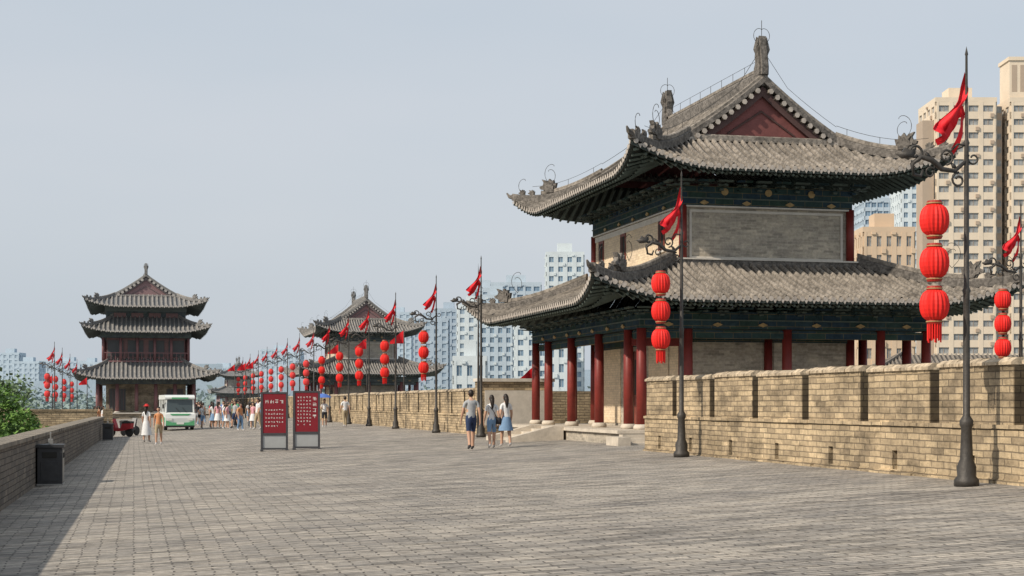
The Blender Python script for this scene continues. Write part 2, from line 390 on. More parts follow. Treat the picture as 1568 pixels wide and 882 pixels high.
        for sg in (-1,1):
            rg.poly([(q*.9*rs,z*1.12*rs) for q,z in ch],(cx,cy+sg*(gy-.1),zr+.3*rs),(0,-sg),.20*rs,0)
            rg.poly([(q*.62*rs,z*.85*rs) for q,z in ch],(cx,cy+sg*(gy-.1),zr+.3*rs),(0,-sg),.34*rs,0)
            # carved horns seen end-on
            for sx in (-1,1):
                rg.tube([(cx+sx*.10*rs,cy+sg*(gy-.1),zr+.9*rs),(cx+sx*.22*rs,cy+sg*(gy-.1),zr+1.15*rs),(cx+sx*.17*rs,cy+sg*(gy-.1),zr+1.55*rs)],[.09*rs,.07*rs,.02*rs],5,0)
            if hires:
                o=Vector((cx,cy+sg*(gy-.1),zr+1.2))
                rg.tube([o,o+Vector((0,0,.9))],.010,4,1)
                curl(rg,o+Vector((.1,0,.1)),(1,0),.8,1); curl(rg,o+Vector((-.1,0,.1)),(-1,0),.8,1)
                G2=P['hy']-gy
                for sx in (0,1):
                    pts=[o]+[roofpt(sx,sg*gy,P['hx']-(P['hx']-G2)*j/6,P,.62) for j in range(2,7)]
                    rg.tube(pts,.009,4,1)
            G_=P['hy']-gy
            for sx in (0,1):
                path=[roofpt(sx,sg*gy,G_*.8+(P['hx']-G_*.8)*j/8,P,.03) for j in range(9)]
                rg.sweep(path,.26*rs,.24*rs,0)
                rg.sweep([q+Vector((0,0,.23*rs)) for q in path],.14*rs,.12*rs,2)
                for a,b in zip(path[1:],path[2:]):
                    yb=cy+sg*(gy-.02)
                    u.add([(a.x,yb,a.z-.1),(b.x,yb,b.z-.1),(b.x,yb,b.z-.42*rs),(a.x,yb,a.z-.42*rs),(a.x,yb-sg*.06,a.z-.1),(b.x,yb-sg*.06,b.z-.1),(b.x,yb-sg*.06,b.z-.42*rs),(a.x,yb-sg*.06,a.z-.42*rs)],
                          [(0,1,2,3),(4,5,6,7),(2,3,7,6)],2)
                nn=int((P['hx']-G_*.8)/(.24*sp/.26))
                for i in range(nn):
                    dd=G_*.85+(P['hx']-G_*.85)*i/nn; q=roofpt(sx,sg*gy,dd,P,-.06); r=.095*sp/.26
                    yb=cy+sg*(gy+.16*rs)
                    m.add([(q.x+r*math.cos(z),yb,q.z+r*math.sin(z)) for z in [2*math.pi*k/6 for k in range(6)]],[tuple(range(6))],2)
                    m.tube([(q.x,yb-sg*.002,q.z),(q.x,yb-sg*.3,q.z)],r,5,0)
            yw=cy+sg*(gy-.16*rs)
            pts=[];N=8
            for sx in (1,0):
                rng=range(N+1) if sx==1 else range(N,-1,-1)
                for j in rng:
                    dd=G_*.9+(P['hx']-G_*.9)*j/N; q=roofpt(sx,0,dd,P,-.12)
                    if sx==0 and j==N: continue
                    pts.append((q.x,yw,q.z))
            u.add(pts,[tuple(range(len(pts)))],3)
            zb=roofpt(0,0,G_,P).z
            hw=(P['hx']-G_)*.45; hh=(zr-zb)*.40
            y2=yw+sg*.03
            for (x0,z0,x1,z1) in [(-hw,zb+.28,0,zb+.28+hh),(0,zb+.28+hh,hw,zb+.28)]:
                u.tube([(cx+x0,y2,z0),(cx+x1,y2,z1)],.035*rs,4,2)
            rg.sweep([(cx-(P['hx']-G_)-.1,cy+sg*(gy-.02),zb-.02),(cx+(P['hx']-G_)+.1,cy+sg*(gy-.02),zb-.02)],.3*rs,.22*rs,2)
    m.obj(name+'_tiles',[m_tile,m_tilelow,m_tileend],root)
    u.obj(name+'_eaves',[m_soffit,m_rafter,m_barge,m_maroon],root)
    rg.obj(name+'_ridges',[m_ridge,m_iron,m_tile],root)

def dougong(m,cx,cy,hx,hy,z,h,sp,mi0,mi1,out=.5):
    for side in range(4):
        L=hy if side<2 else hx; hh=hx if side<2 else hy
        nb=max(2,int(2*L/sp))
        for i in range(nb+1):
            s=-L+2*L*i/nb
            for (o,zz,wd) in [(0.05,0,.14),(out*.5,h*.4,.32),(out,h*.75,.5)]:
                a=hh+o
                x,y=[(a,s),(-a,s),(s,a),(s,-a)][side]
                sx,sy=(.16,wd) if side<2 else (wd,.16)
                m.cbox((cx+x,cy+y,z+zz+h*.12),(sx,sy,h*.2),mi0 if (i%2) else mi1)
            xx=hh+out/2; x,y=[(xx,s),(-xx,s),(s,xx),(s,-xx)][side]
            sx,sy=(out+.1,.1) if side<2 else (.1,out+.1)
            m.cbox((cx+x,cy+y,z+h*.5),(sx,sy,h*.16),mi1)

def column(m,x,y,z0,z1,r,mi=0,mis=1):
    m.lathe([(r*1.55,z0),(r*1.6,z0+.08),(r*1.3,z0+.16)],x,y,14,mis)
    m.lathe([(r,z0+.16),(r,z0+(z1-z0)*.5),(r*.93,z1)],x,y,14,mi)

def watchtower(loc):
    root=empty('watchtower',loc)
    b=M()
    zp=.98
    b.box(-5.85,5.85,-7.6,7.6,.2,zp-.1,0); b.box(-5.95,5.95,-7.7,7.7,zp-.1,zp,2)
    for k in range(4): b.box(-5.95-.36*(4-k),-5.951-.36*(3-k),-1.3,1.3,.3,.60+.1*k,2)
    for sy in (-1.5,1.5):
        b.poly([(0,.45),(0,zp+.04),(.35,zp+.04),(1.9,.62),(1.9,.45)],(-5.955,sy,0),(-1,0),.4,2)
    for k in range(3): b.box(-5.9,-4.3,-7.7-.36*(3-k),-7.701-.36*(2-k),.3,.62+.12*k,2)
    b.box(-4.28,-3.9,-8.9,-7.71,.3,.80,2); b.box(-6.3,-5.92,-8.9,-7.71,.3,.80,2); b.box(-3.89,-2.6,-8.6,-7.71,.3,.72,2)
    hx,hy=2.9,4.95
    b.box(-hx,hx,-hy,hy,zp,4.05,0)
    for y0,y1 in [(-3.6,-1.6),(1.6,3.6)]: b.box(-hx-.03,-hx+.1,y0,y1,zp+.1,3.75,1)
    b.box(-hx-.03,-hx+.1,-hy+.15,-3.75,zp+.1,3.75,1); b.box(-hx-.03,-hx+.1,3.75,hy-.15,zp+.1,3.75,1)
    b.box(-hx-.035,-hx+.1,-1.1,1.1,zp,3.6,5); b.box(-hx-.06,-hx,-.03,.03,zp,3.6,6)
    for yy in (-.8,-.3,.3,.8): b.box(-hx-.055,-hx-.0351,yy-.16,yy+.16,zp+1.1,3.3,6)
    for xx in (-1.45,1.45):
        b.box(xx-1.25,xx+1.25,-hy-.03,-hy+.1,zp+.2,3.85,0)
    b.box(-hx+.08,hx-.08,-hy+.08,hy-.08,6.2,8.1,0)
    b.box(-hx-.0,-hx+.079,-hy+.2,hy-.2,6.3,8.0,1)
    b.box(-hx-.03,-hx-.0005,-hy+.2,hy-.2,7.86,8.05,4)
    for sy in (-1,1):
        y=sy*(hy-.08)
        for (x0,x1,z0,z1) in [(-2.66,2.66,7.92,8.0),(-2.66,2.66,6.42,6.50),(-2.66,-2.58,6.50,7.92),(2.58,2.66,6.50,7.92)]:
            b.box(x0,x1,min(y,y+sy*.04),max(y,y+sy*.04),z0,z1,4)
    for y in (-2.9,1.3,4.0):
        b.box(-hx-.03,-hx-.001,y-.32,y+.32,6.85,7.85,5); b.box(-hx-.045,-hx-.031,y-.22,y+.22,6.95,7.75,6)
        b.box(-hx-.06,-hx-.0455,y-.02,y+.02,6.95,7.75,5); b.box(-hx-.09,-hx-.002,y-.38,y+.38,6.78,6.848,4)
    b.box(-hx-.05,hx+.05,-hy-.05,hy+.05,8.1,8.75,3)
    b.box(-hx-.09,hx+.09,-hy-.09,hy+.09,8.07,8.12,4)
    b.box(-hx-.08,hx+.08,-hy-.08,hy+.08,8.34,8.38,9)
    b.box(-4.9,4.9,-6.7,6.7,4.1,4.62,3)
    b.box(-4.94,4.94,-6.74,6.74,4.34,4.38,9)
    for xx in (-1.5,0,1.5):
        b.poly([(.12*math.cos(q),.12*math.sin(q)) for q in [2*math.pi*z/10 for z in range(10)]],(xx,-hy-.06,8.58),(1,0),.05,7)
    for xx in (-2.2,-.75,.75,2.2): b.poly([(-.16,0),(0,-.08),(.16,0),(0,.08)],(xx,-hy-.06,8.22),(1,0),.05,7)
    for xx in (-4.0,-2.4,-.9,.9,2.4,4.0):
        b.poly([(-.16,0),(0,-.07),(.16,0),(0,.07)],(xx,-6.72,4.22),(1,0),.05,7)
    for yy in (-5,-3.3,-1.6,0,1.6,3.3,5):
        b.poly([(-.16,0),(0,-.07),(.16,0),(0,.07)],(-4.92,yy,4.22),(0,1),.05,7)
        if abs(yy)<4.5: b.poly([(-.16,0),(0,-.07),(.16,0),(0,.07)],(-hx-.07,yy,8.22),(0,1),.05,7)
    b.box(-4.75,-hx,-5.4,-5.2,3.6,3.85,8); b.box(-4.75,4.75,-6.55,-6.4,3.80,4.05,3); b.box(-4.72,-4.55,-6.4,6.4,3.80,4.04,3)
    b.box(-hx-.06,hx+.06,-hy-.06,hy+.06,3.75,4.02,3)
    dougong(b,0,0,hx+.05,hy+.05,8.6,.3,.62,3,9,.45)
    dougong(b,0,0,4.85,6.65,4.5,.24,.62,3,9,.4)
    b.box(-hx-.16,hx+.16,-hy-.16,hy+.16,6.15,6.38,10); b.box(-hx-.2,hx+.2,-hy-.2,hy+.2,6.38,6.43,4)
    b.obj('walls_and_beams',[m_gbrick,m_cream,m_stone,m_beam,m_ptrim,m_door,m_dark,m_gold,m_red,m_rafter,m_ridge],root)
    c=M()
    for x in (-4.8,-3.3,0,3.2,4.8):
        for y in (-6.5,6.5): column(c,x,y,zp,4.1,.16)
    for y in (-5.2,-2.0,1.4,4.6):
        for x in (-4.8,4.8): column(c,x,y,zp,4.1,.16)
    for x in (-hx,hx):
        for y in (-hy,hy): column(c,x*1.0,y,zp,4.0,.15)
    column(c,0,-hy-.05,zp,4.0,.14)
    for x in (-hx,hx):
        for y in (-hy,hy): c.lathe([(.13,6.43),(.13,8.12)],x,y,12,0)
    c.obj('columns',[m_red,m_stone],root,True)
    roof(dict(cx=0,cy=0,hx=6.8,hy=8.5,z0=4.90,a=.295,b=.023,dx=3.95,dy=3.6,U=.66,F=.25,c=2.9,sd=2.2,rs=1.0),.25,root,'lower_roof')
    roof(dict(cx=0,cy=.2,hx=5.15,hy=7.3,gy=4.75,z0=9.05,a=.36,b=.049,dx=9,dy=2.85,U=.68,F=.25,c=2.7,sd=2.5,rs=1.0),.25,root,'upper_roof')
    return root
wt=watchtower((19.95,52.35,0))
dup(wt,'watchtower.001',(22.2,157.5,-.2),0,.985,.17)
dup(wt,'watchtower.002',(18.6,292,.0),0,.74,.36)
p=M(); p.box(14.2,36,147,168,-12,.45); p.obj('bastion_base',[m_wall])

# ---------------------------------------------------------------- big gate tower
def gate_tower(loc):
    root=empty('gate_tower',loc,0,(1,1,.955)); b=M()
    b.box(-7.2,7.2,-1,21,-.5,.55,0); b.box(-7.4,7.4,-1.2,21.2,.55,.7,2)
    cy=10
    b.box(-4.6,4.6,2.2,17.8,.7,4.6,0)
    b.box(-1.6,1.6,1.9,2.04,.7,4.2,0)
    for x in (-3.3,3.3):
        b.box(x-.95,x+.95,2.1,2.19,1.0,3.6,6)
        for k in range(5): b.box(x-.9+k*.4,x-.86+k*.4,2.05,2.099,1.0,3.6,5)
    b.box(-5.7,5.7,.3,19.7,4.2,4.9,3)
    b.box(-4.5,4.5,2.2,17.8,6.3,10.5,5)
    b.box(-5.0,5.0,1.5,18.5,6.9,7.1,8)
    for x in range(-10,11): b.box(x*.5-.03,x*.5+.03,1.5,1.56,7.15,8.0,8)
    b.box(-5.05,5.05,1.47,1.58,8.0,8.1,8); b.box(4.95,5.05,1.6,18.5,7.95,8.05,8); b.box(-5.05,-4.95,1.6,18.5,7.95,8.05,8)
    b.box(-5.2,5.2,1.3,18.7,9.9,10.6,3)
    for x in (-3.5,-1.2,1.2,3.5): b.box(x-.9,x+.9,2.1,2.19,7.6,9.6,6)
    b.box(-4.6,4.6,2.3,17.7,11.8,13.2,3); b.box(-4.7,4.7,2.2,17.8,13.2,13.9,9)
    for x in (-3,-1,1,3): b.box(x-.7,x+.7,2.2,2.29,12.3,13.0,5)
    b.obj('walls',[m_wall,m_cream,m_stone,m_beam,m_ptrim,m_door,m_dark,m_gold,m_red,m_rafter],root)
    c=M()
    for x in (-5.5,-3.3,-1.1,1.1,3.3,5.5):
        for y in (.5,19.5): column(c,x,y,.7,4.3,.22)
    for y in (4,8,12,16):
        for x in (-5.5,5.5): column(c,x,y,.7,4.3,.22)
    for x in (-4.9,-2.9,-1,1,2.9,4.9): c.lathe([(.16,7.1),(.16,10)],x,1.6,10,0)
    for x in (-4.9,4.9):
        for y in (6,10,14,18.4): c.lathe([(.16,7.1),(.16,10)],x,y,10,0)
    c.obj('columns',[m_red,m_stone],root,True)
    roof(dict(cx=0,cy=cy,hx=8.0,hy=12,z0=4.9,a=.38,b=.045,dx=3.6,dy=4.2,U=.8,F=.3,c=4,sd=2.5,rs=1.0),.5,root,'first_roof',5,False)
    roof(dict(cx=0,cy=cy,hx=7.0,hy=11,z0=10.6,a=.38,b=.06,dx=2.5,dy=3.2,U=.7,F=.3,c=3.5,sd=2,rs=1.0),.5,root,'second_roof',5,False)
    roof(dict(cx=0,cy=cy,hx=6.7,hy=10.7,gy=7.6,z0=13.7,a=.33,b=.036,dx=9,dy=3.6,U=.8,F=.3,c=3.6,sd=2.6,rs=1.05),.5,root,'top_roof',5,False)
    return root
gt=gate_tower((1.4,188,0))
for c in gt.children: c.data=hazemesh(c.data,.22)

# ---------------------------------------------------------------- lamp posts
def make_post(loc,lant=True):
    root=empty('lantern_lamp_post',loc); m=M()
    m.lathe([(.19,0),(.19,.1),(.14,.16),(.15,.3),(.10,.42),(.080,.9),(.105,.95),(.105,1.02),(.055,1.1),(.05,3.0),(.065,3.04),(.042,3.1),(.036,5.3),(.05,5.34),(.026,5.4),(.018,6.7),(.026,6.72),(.0,6.85)],0,0,12,0)
    m.tube([(-.02,0,5.05),(-.2,0,4.9),(-.42,0,4.92),(-.6,0,5.06),(-.78,0,5.1),(-.93,0,4.98),(-.9,0,4.82),(-.78,0,4.8),(-.74,0,4.9)],[.03,.036,.042,.046,.042,.036,.03,.026,.018],7,0)
    def sp(cx,cz,r,ph,n_,rad): m.tube([(cx+r*math.cos(a)*(1-(a-ph)/12),0,cz+r*math.sin(a)*(1-(a-ph)/12)) for a in [ph+i*.5 for i in range(n_)]],rad,6,0)
    sp(-.35,5.12,.13,-1.5,16,.019); sp(-.14,4.76,.12,1.5,16,.019); sp(-.88,5.16,.15,-2,16,.022); sp(-.62,4.86,.09,.5,14,.015); sp(.12,5.1,.1,2.5,14,.016)
    m.tube([(-.03,0,5.3),(-.15,0,5.32),(-.28,0,5.2)],.016,5,0)
    m.poly([(0,0),(.16,-.02),(.26,.05),(.17,.08),(.12,.15),(.04,.11),(-.05,.15),(-.05,.06)],(-.93,0,5.08),(-1,0),.05,0)
    for (x,z) in [(-.2,4.94),(-.45,4.95),(-.65,5.10)]: m.poly([(-.04,0),(.04,0),(.08,.10),(0,.06)],(x,0,z),(-1,0),.02,0)
    m.obj('post_and_bracket',[m_iron],root,True)
    if lant:
        g=M(); x=-.55
        g.tube([(x,0,5.0),(x,0,4.45)],.008,4,2)
        for zc in (4.13,3.47,2.81):
            prof=[]
            for i in range(11):
                a=-math.pi/2+math.pi*i/10*.92+math.pi*.04; prof.append((.228*max(.0,math.cos(a))**.6,zc+.245*math.sin(a)))
            g.lathe(prof,x,0,40,0,rib=.085)
            for s_ in (-1,1): 
                z_=zc+s_*.255; g.lathe([(.11,z_-.04),(.125,z_),(.11,z_+.04)],x,0,16,1)
                g.lathe([(.128,z_-.008),(.128,z_+.008)],x,0,16,3)
            for j in range(16):
                a=2*math.pi*j/16
                if zc<3: g.tube([(x+.1*math.cos(a),0+.1*math.sin(a),zc-.28),(x+.10*math.cos(a),.10*math.sin(a),zc-.52-.03*(j%3))],.012,4,0)
        g.obj('lanterns',[m_lred,m_ldark,m_iron,m_gold],root,False)
    f=M(); nx,nz=11,9; vs=[];fs=[]
    for i in range(nx):
        u=i/(nx-1)
        for j in range(nz):
            v=j/(nz-1)
            z=6.45-.68*v*(1-u*.7)-.88*u-.1*math.sin(u*3)
            x=-.03-.50*u+.07*math.sin(v*5+u*4); y=.10*math.sin(u*10+v*3)*u**.5+.04*math.sin(v*8)
            vs.append((x,y,z))
    for i in range(nx-1):
        for j in range(nz-1): fs.append((i*nz+j,(i+1)*nz+j,(i+1)*nz+j+1,i*nz+j+1))
    f.add(vs,fs,0)
    for k,(x0,z0,dx,dz) in enumerate([(-.06,5.85,-.46,-.5),(-.04,5.83,-.20,-.62)]):
        vs=[];fs=[]
        for i in range(7):
            u=i/6; cx_=x0+dx*u; cz=z0+dz*u+.05*math.sin(u*6); y=.06*math.sin(u*7+k)
            vs+=[(cx_,y,cz+.07*(1-u*.4)),(cx_+.06,y+.03,cz-.07*(1-u*.4))]
        for i in range(6): fs.append((2*i,2*i+1,2*i+3,2*i+2))
        f.add(vs,fs,0)
    f.obj('pennant_flag',[m_flag],root,True)
    return root
lp=make_post((12.6,22.06,G(12.6)))
ys=[35.4,66.6,77.4,86.5,95,104.5,114,124,134,144,155,166,178,190]
k=1
for y in ys:
    dup(lp,'lantern_lamp_post.%03d'%k,(12.7,y,G(12.7)),random.uniform(-.14,.14),1,0 if y<110 else .08); k+=1
dup(lp,'lantern_lamp_post.%03d'%k,(23.7,38.6,.5)); k+=1
for y in (112,124,139,156):
    dup(lp,'lantern_lamp_post.%03d'%k,(-5.3,y,-.12),random.uniform(-.3,.3),.9,.08); k+=1
e=make_post((12.7,57.6,G(12.7)),False)
p=M(); p.lathe([(.06,.5),(.05,2),(.03,4.5),(.012,6.9),(0,7.2)],12.9,59,8,0); p.obj('lightning_rod_pole',[m_iron],None,True)
def flag_pole(name,x,y,h):
    m=M(); m.lathe([(.05,0),(.03,h)],0,0,8,0)
    vs=[];fs=[]
    for i in range(7):
        for j in range(4):
            u=i/6;v=j/3; vs.append((-.75*u,.12*math.sin(u*6+v),h-.1-.7*v*(1-u*.8)-.6*u))
    for i in range(6):
        for j in range(3): fs.append((i*4+j,(i+1)*4+j,(i+1)*4+j+1,i*4+j+1))
    m.add(vs,fs,1); o=m.obj(name,[m_iron,m_flag],None,True,(x,y,G(x))); return o
for i,(x,y,h) in enumerate([(13.9,82,5.2),(14.1,97,5.4),(14,110,5.5),(11,150,5.4),(10,146,5.2),(10.5,170,5.6),(16.2,63,2.9),(-6.8,140,4.4),(-4.2,150,4.4)]):
    flag_pole('flag_pole' if i==0 else 'flag_pole.%03d'%i,x,y,h)

# ---------------------------------------------------------------- signs
m_srd=mk('sign_red',(.22,.016,.025),.45,.10,3); m_sfr=mk('sign_frame',(.06,.06,.065),.5,.2,5); m_txt=mk('sign_text',(.75,.72,.68),.6,.05,5); m_sgl=mk('sign_lower_panel',(.36,.37,.37),.3,.1,2)
def sign(name,x,y,rot,seed):
    root=empty(name,(x,y,G(x)),rot); m=M(); H=1.98; W=.84
    for s_ in (-1,1): m.box(s_*W/2-.035,s_*W/2+.035,-.035,.035,.02,H); m.box(s_*W/2-.05,s_*W/2+.05,-.22,.22,0,.05)
    m.box(-W/2+.035,W/2-.035,-.03,.03,H-.06,H); m.box(-W/2+.035,W/2-.035,-.03,.03,.52,.6); m.box(-W/2+.035,W/2-.035,-.03,.03,.04,.1)
    m.obj('frame',[m_sfr],root)
    m=M(); m.box(-W/2+.036,W/2-.036,-.02,.02,.6,H-.06); m.box(-W/2+.036,W/2-.036,-.01,.01,.1,.52,1); m.obj('panel',[m_srd,m_sgl],root)
    t_=M(); R=random.Random(seed)
    def glyph(cx,cz,s):
        for _ in range(5):
            if R.random()<.5:
                zz=cz+R.uniform(-.45,.4)*s; t_.box(cx-s*.45,cx+s*.45*R.uniform(.4,1),-.024,-.0205,zz,zz+s*.1)
            else:
                xx=cx+R.uniform(-.4,.35)*s; t_.box(xx,xx+s*.11,-.0245,-.0206,cz-s*.45,cz+s*.45*R.uniform(.3,1))
    if seed==1:
        for i in range(4): glyph(-.24+i*.16,1.66,.13)
        for r in range(5):
            for i in range(7-(r==4)*2): glyph(-.27+i*.09,1.38-r*.135,.06)
    else:
        for i in range(4): glyph(.27,1.72-i*.2,.13)
        for c in range(5):
            for i in range(9-(c%2)): glyph(.12-c*.1,1.76-i*.115,.06)
    t_.obj('lettering',[m_txt],root)
sign('red_notice_sign',4.60,53.2,-.05,1); sign('red_notice_sign.001',5.68,53.2,-.05,2)

# bins
def bin_(name,x,y,sc=1):
    root=empty(name,(x,y,G(x)),0,sc); m=M()
    m.box(-.27,.27,-.4,.4,.04,.86,0); m.box(-.31,.31,-.44,.44,.86,.93,0); m.box(-.29,.29,-.42,.42,0,.04,1)
    for yy in (-.2,.2): 
        m.box(.271,.285,yy-.16,yy+.16,.08,.8,1); m.box(.286,.295,yy-.12,yy+.12,.62,.74,2)
    m.box(-.2,.2,-.41,-.4001,.1,.55,0); m.box(-.16,.16,-.412,-.4001,.63,.76,2)
    m.box(-.05,.05,-.1,.1,.93,1.05,1); m.box(-.012,.012,-.1,.1,1.05,1.2,1)
    o=m.obj('body',[mk('bin_dark',(.045,.045,.047),.5,.2,6),mk('bin_panel',(.30,.29,.27),.4,.2,6,metal=.4),m_dark],root)
    bv=o.modifiers.new('b','BEVEL'); bv.width=.012; bv.segments=2
bin_('litter_bin',-1.85,37.3); bin_('litter_bin.001',-1.25,80,.9)

# ---------------------------------------------------------------- shuttle bus
def bus(x,y):
    root=empty('electric_shuttle_bus',(x,y,G(x)),.06)
    mw=mk('bus_white',(.66,.68,.66),.35,.05,2,spec=.5); mg=mk('bus_green',(.10,.36,.17),.4,.08,2,spec=.5)
    gl,n_,l_,p_=nt('bus_glass'); p_.inputs['Base Color'].default_value=(.06,.08,.085,1); p_.inputs['Roughness'].default_value=.08
    m=M(); L=5.2
    m.poly([(0,.28),(-.07,.5),(-.09,.75),(-.04,1.0),(.10,1.12),(L,1.12),(L,.28)],(0,0,0),(0,1),1.76,0)
    m.poly([(.18,1.90),(.05,1.93),(.04,2.02),(.15,2.12),(.5,2.18),(L-.2,2.18),(L,2.05),(L-.05,1.90)],(0,0,0),(0,1),1.78,0)
    for sx in (-1,1):
        m.tube([(sx*.83,.10,1.1),(sx*.82,.17,1.5),(sx*.80,.22,1.92)],.06,6,0)
        for yy in (1.5,2.7,3.9,5.1): m.tube([(sx*.84,yy,1.1),(sx*.82,yy,1.92)],.035,6,0)
        m.box(sx*.885-.004,sx*.885+.006,.3,5.0,.5,.8,1)
        for yy in (.95,4.2):
            pr=[(.02,-.1),(.27,-.1),(.30,-.07),(.30,.07),(.27,.1),(.02,.1)]
            w_=M(); w_.lathe(pr,0,0,18,3); w_.v=[(sx*.80+vz,yy+vx,.30+vy) for vx,vy,vz in w_.v]
            m.add(w_.v,w_.f,3)
            w_=M(); w_.lathe([(.14,-.11),(.14,.11)],0,0,12,4); w_.v=[(sx*.80+vz,yy+vx,.30+vy) for vx,vy,vz in w_.v]; m.add(w_.v,w_.f,4)
        m.box(sx*.62-.13,sx*.62+.13,-.115,-.04,.62,.76,4)
        m.box(sx*1.0-.05,sx*1.0+.05,.1,.16,1.35,1.6,3); m.tube([(sx*.85,.14,1.7),(sx*1.0,.12,1.55)],.015,4,3)
    m.poly([(-.86,.30),(.86,.30),(.86,.62),(.5,.50),(0,.45),(-.5,.50),(-.86,.62)],(0,-.085,0),(1,0),.06,1)
    m.box(-.86,.86,-.12,-.02,.2,.31,3); m.box(-.22,.22,-.125,-.116,.38,.50,4)
    m.poly([(-.5,.92),(.5,.92),(.62,1.03),(-.62,1.03)],(0,-.05,0),(1,0),.05,1)
    m.box(-.5,.5,-.0,.04,1.93,2.03,1)
    m.add([(-.78,.08,1.10),(.78,.08,1.10),(.76,.13,1.5),(-.76,.13,1.5)],[(0,1,2,3)],2); m.add([(-.76,.13,1.5),(.76,.13,1.5),(.73,.18,1.91),(-.73,.18,1.91)],[(0,1,2,3)],2)
    m.tube([(0,.05,1.1),(-.25,.09,1.4)],.012,4,3); m.tube([(.4,.05,1.1),(.15,.09,1.4)],.012,4,3)
    for yy in (1.2,2.3,3.4,4.5): m.box(-.7,.7,yy,yy+.12,.8,1.5,5); m.box(-.7,.7,yy-.4,yy-.001,.75,.86,5)
    m.obj('body',[mw,mg,gl,mk('rubber',(.025,.025,.025),.8,.1,4),mk('lamp_chrome',(.7,.7,.66),.3,.05,4),mk('seat',(.12,.14,.16),.7,.1,4)],root)
bus(2.75,98)

# ---------------------------------------------------------------- people
def cm(name,c): return mk(name,c,.85,.12,10,.15,bscale=25)
CL={'grey':cm('cloth_grey',(.33,.34,.35)),'navy':cm('cloth_navy',(.025,.04,.09)),'white':cm('cloth_white',(.62,.62,.62)),'denim':cm('cloth_denim',(.16,.26,.40)),
 'black':cm('cloth_black',(.025,.025,.03)),'red':cm('cloth_red',(.5,.03,.03)),'orange':cm('cloth_orange',(.5,.22,.10)),'green':cm('cloth_green',(.08,.28,.15)),
 'blue':cm('cloth_blue',(.08,.16,.45)),'khaki':cm('cloth_khaki',(.35,.28,.18)),'pink':cm('cloth_pink',(.6,.3,.33))}
m_shoe=mk('shoe',(.45,.43,.42),.6,.2,6); m_shoed=mk('shoe_dark',(.04,.04,.045),.6,.2,6); m_eye=mk('eye',(.02,.02,.02),.3,.0,4); m_lip=mk('lip',(.35,.12,.10),.5,.0,4)
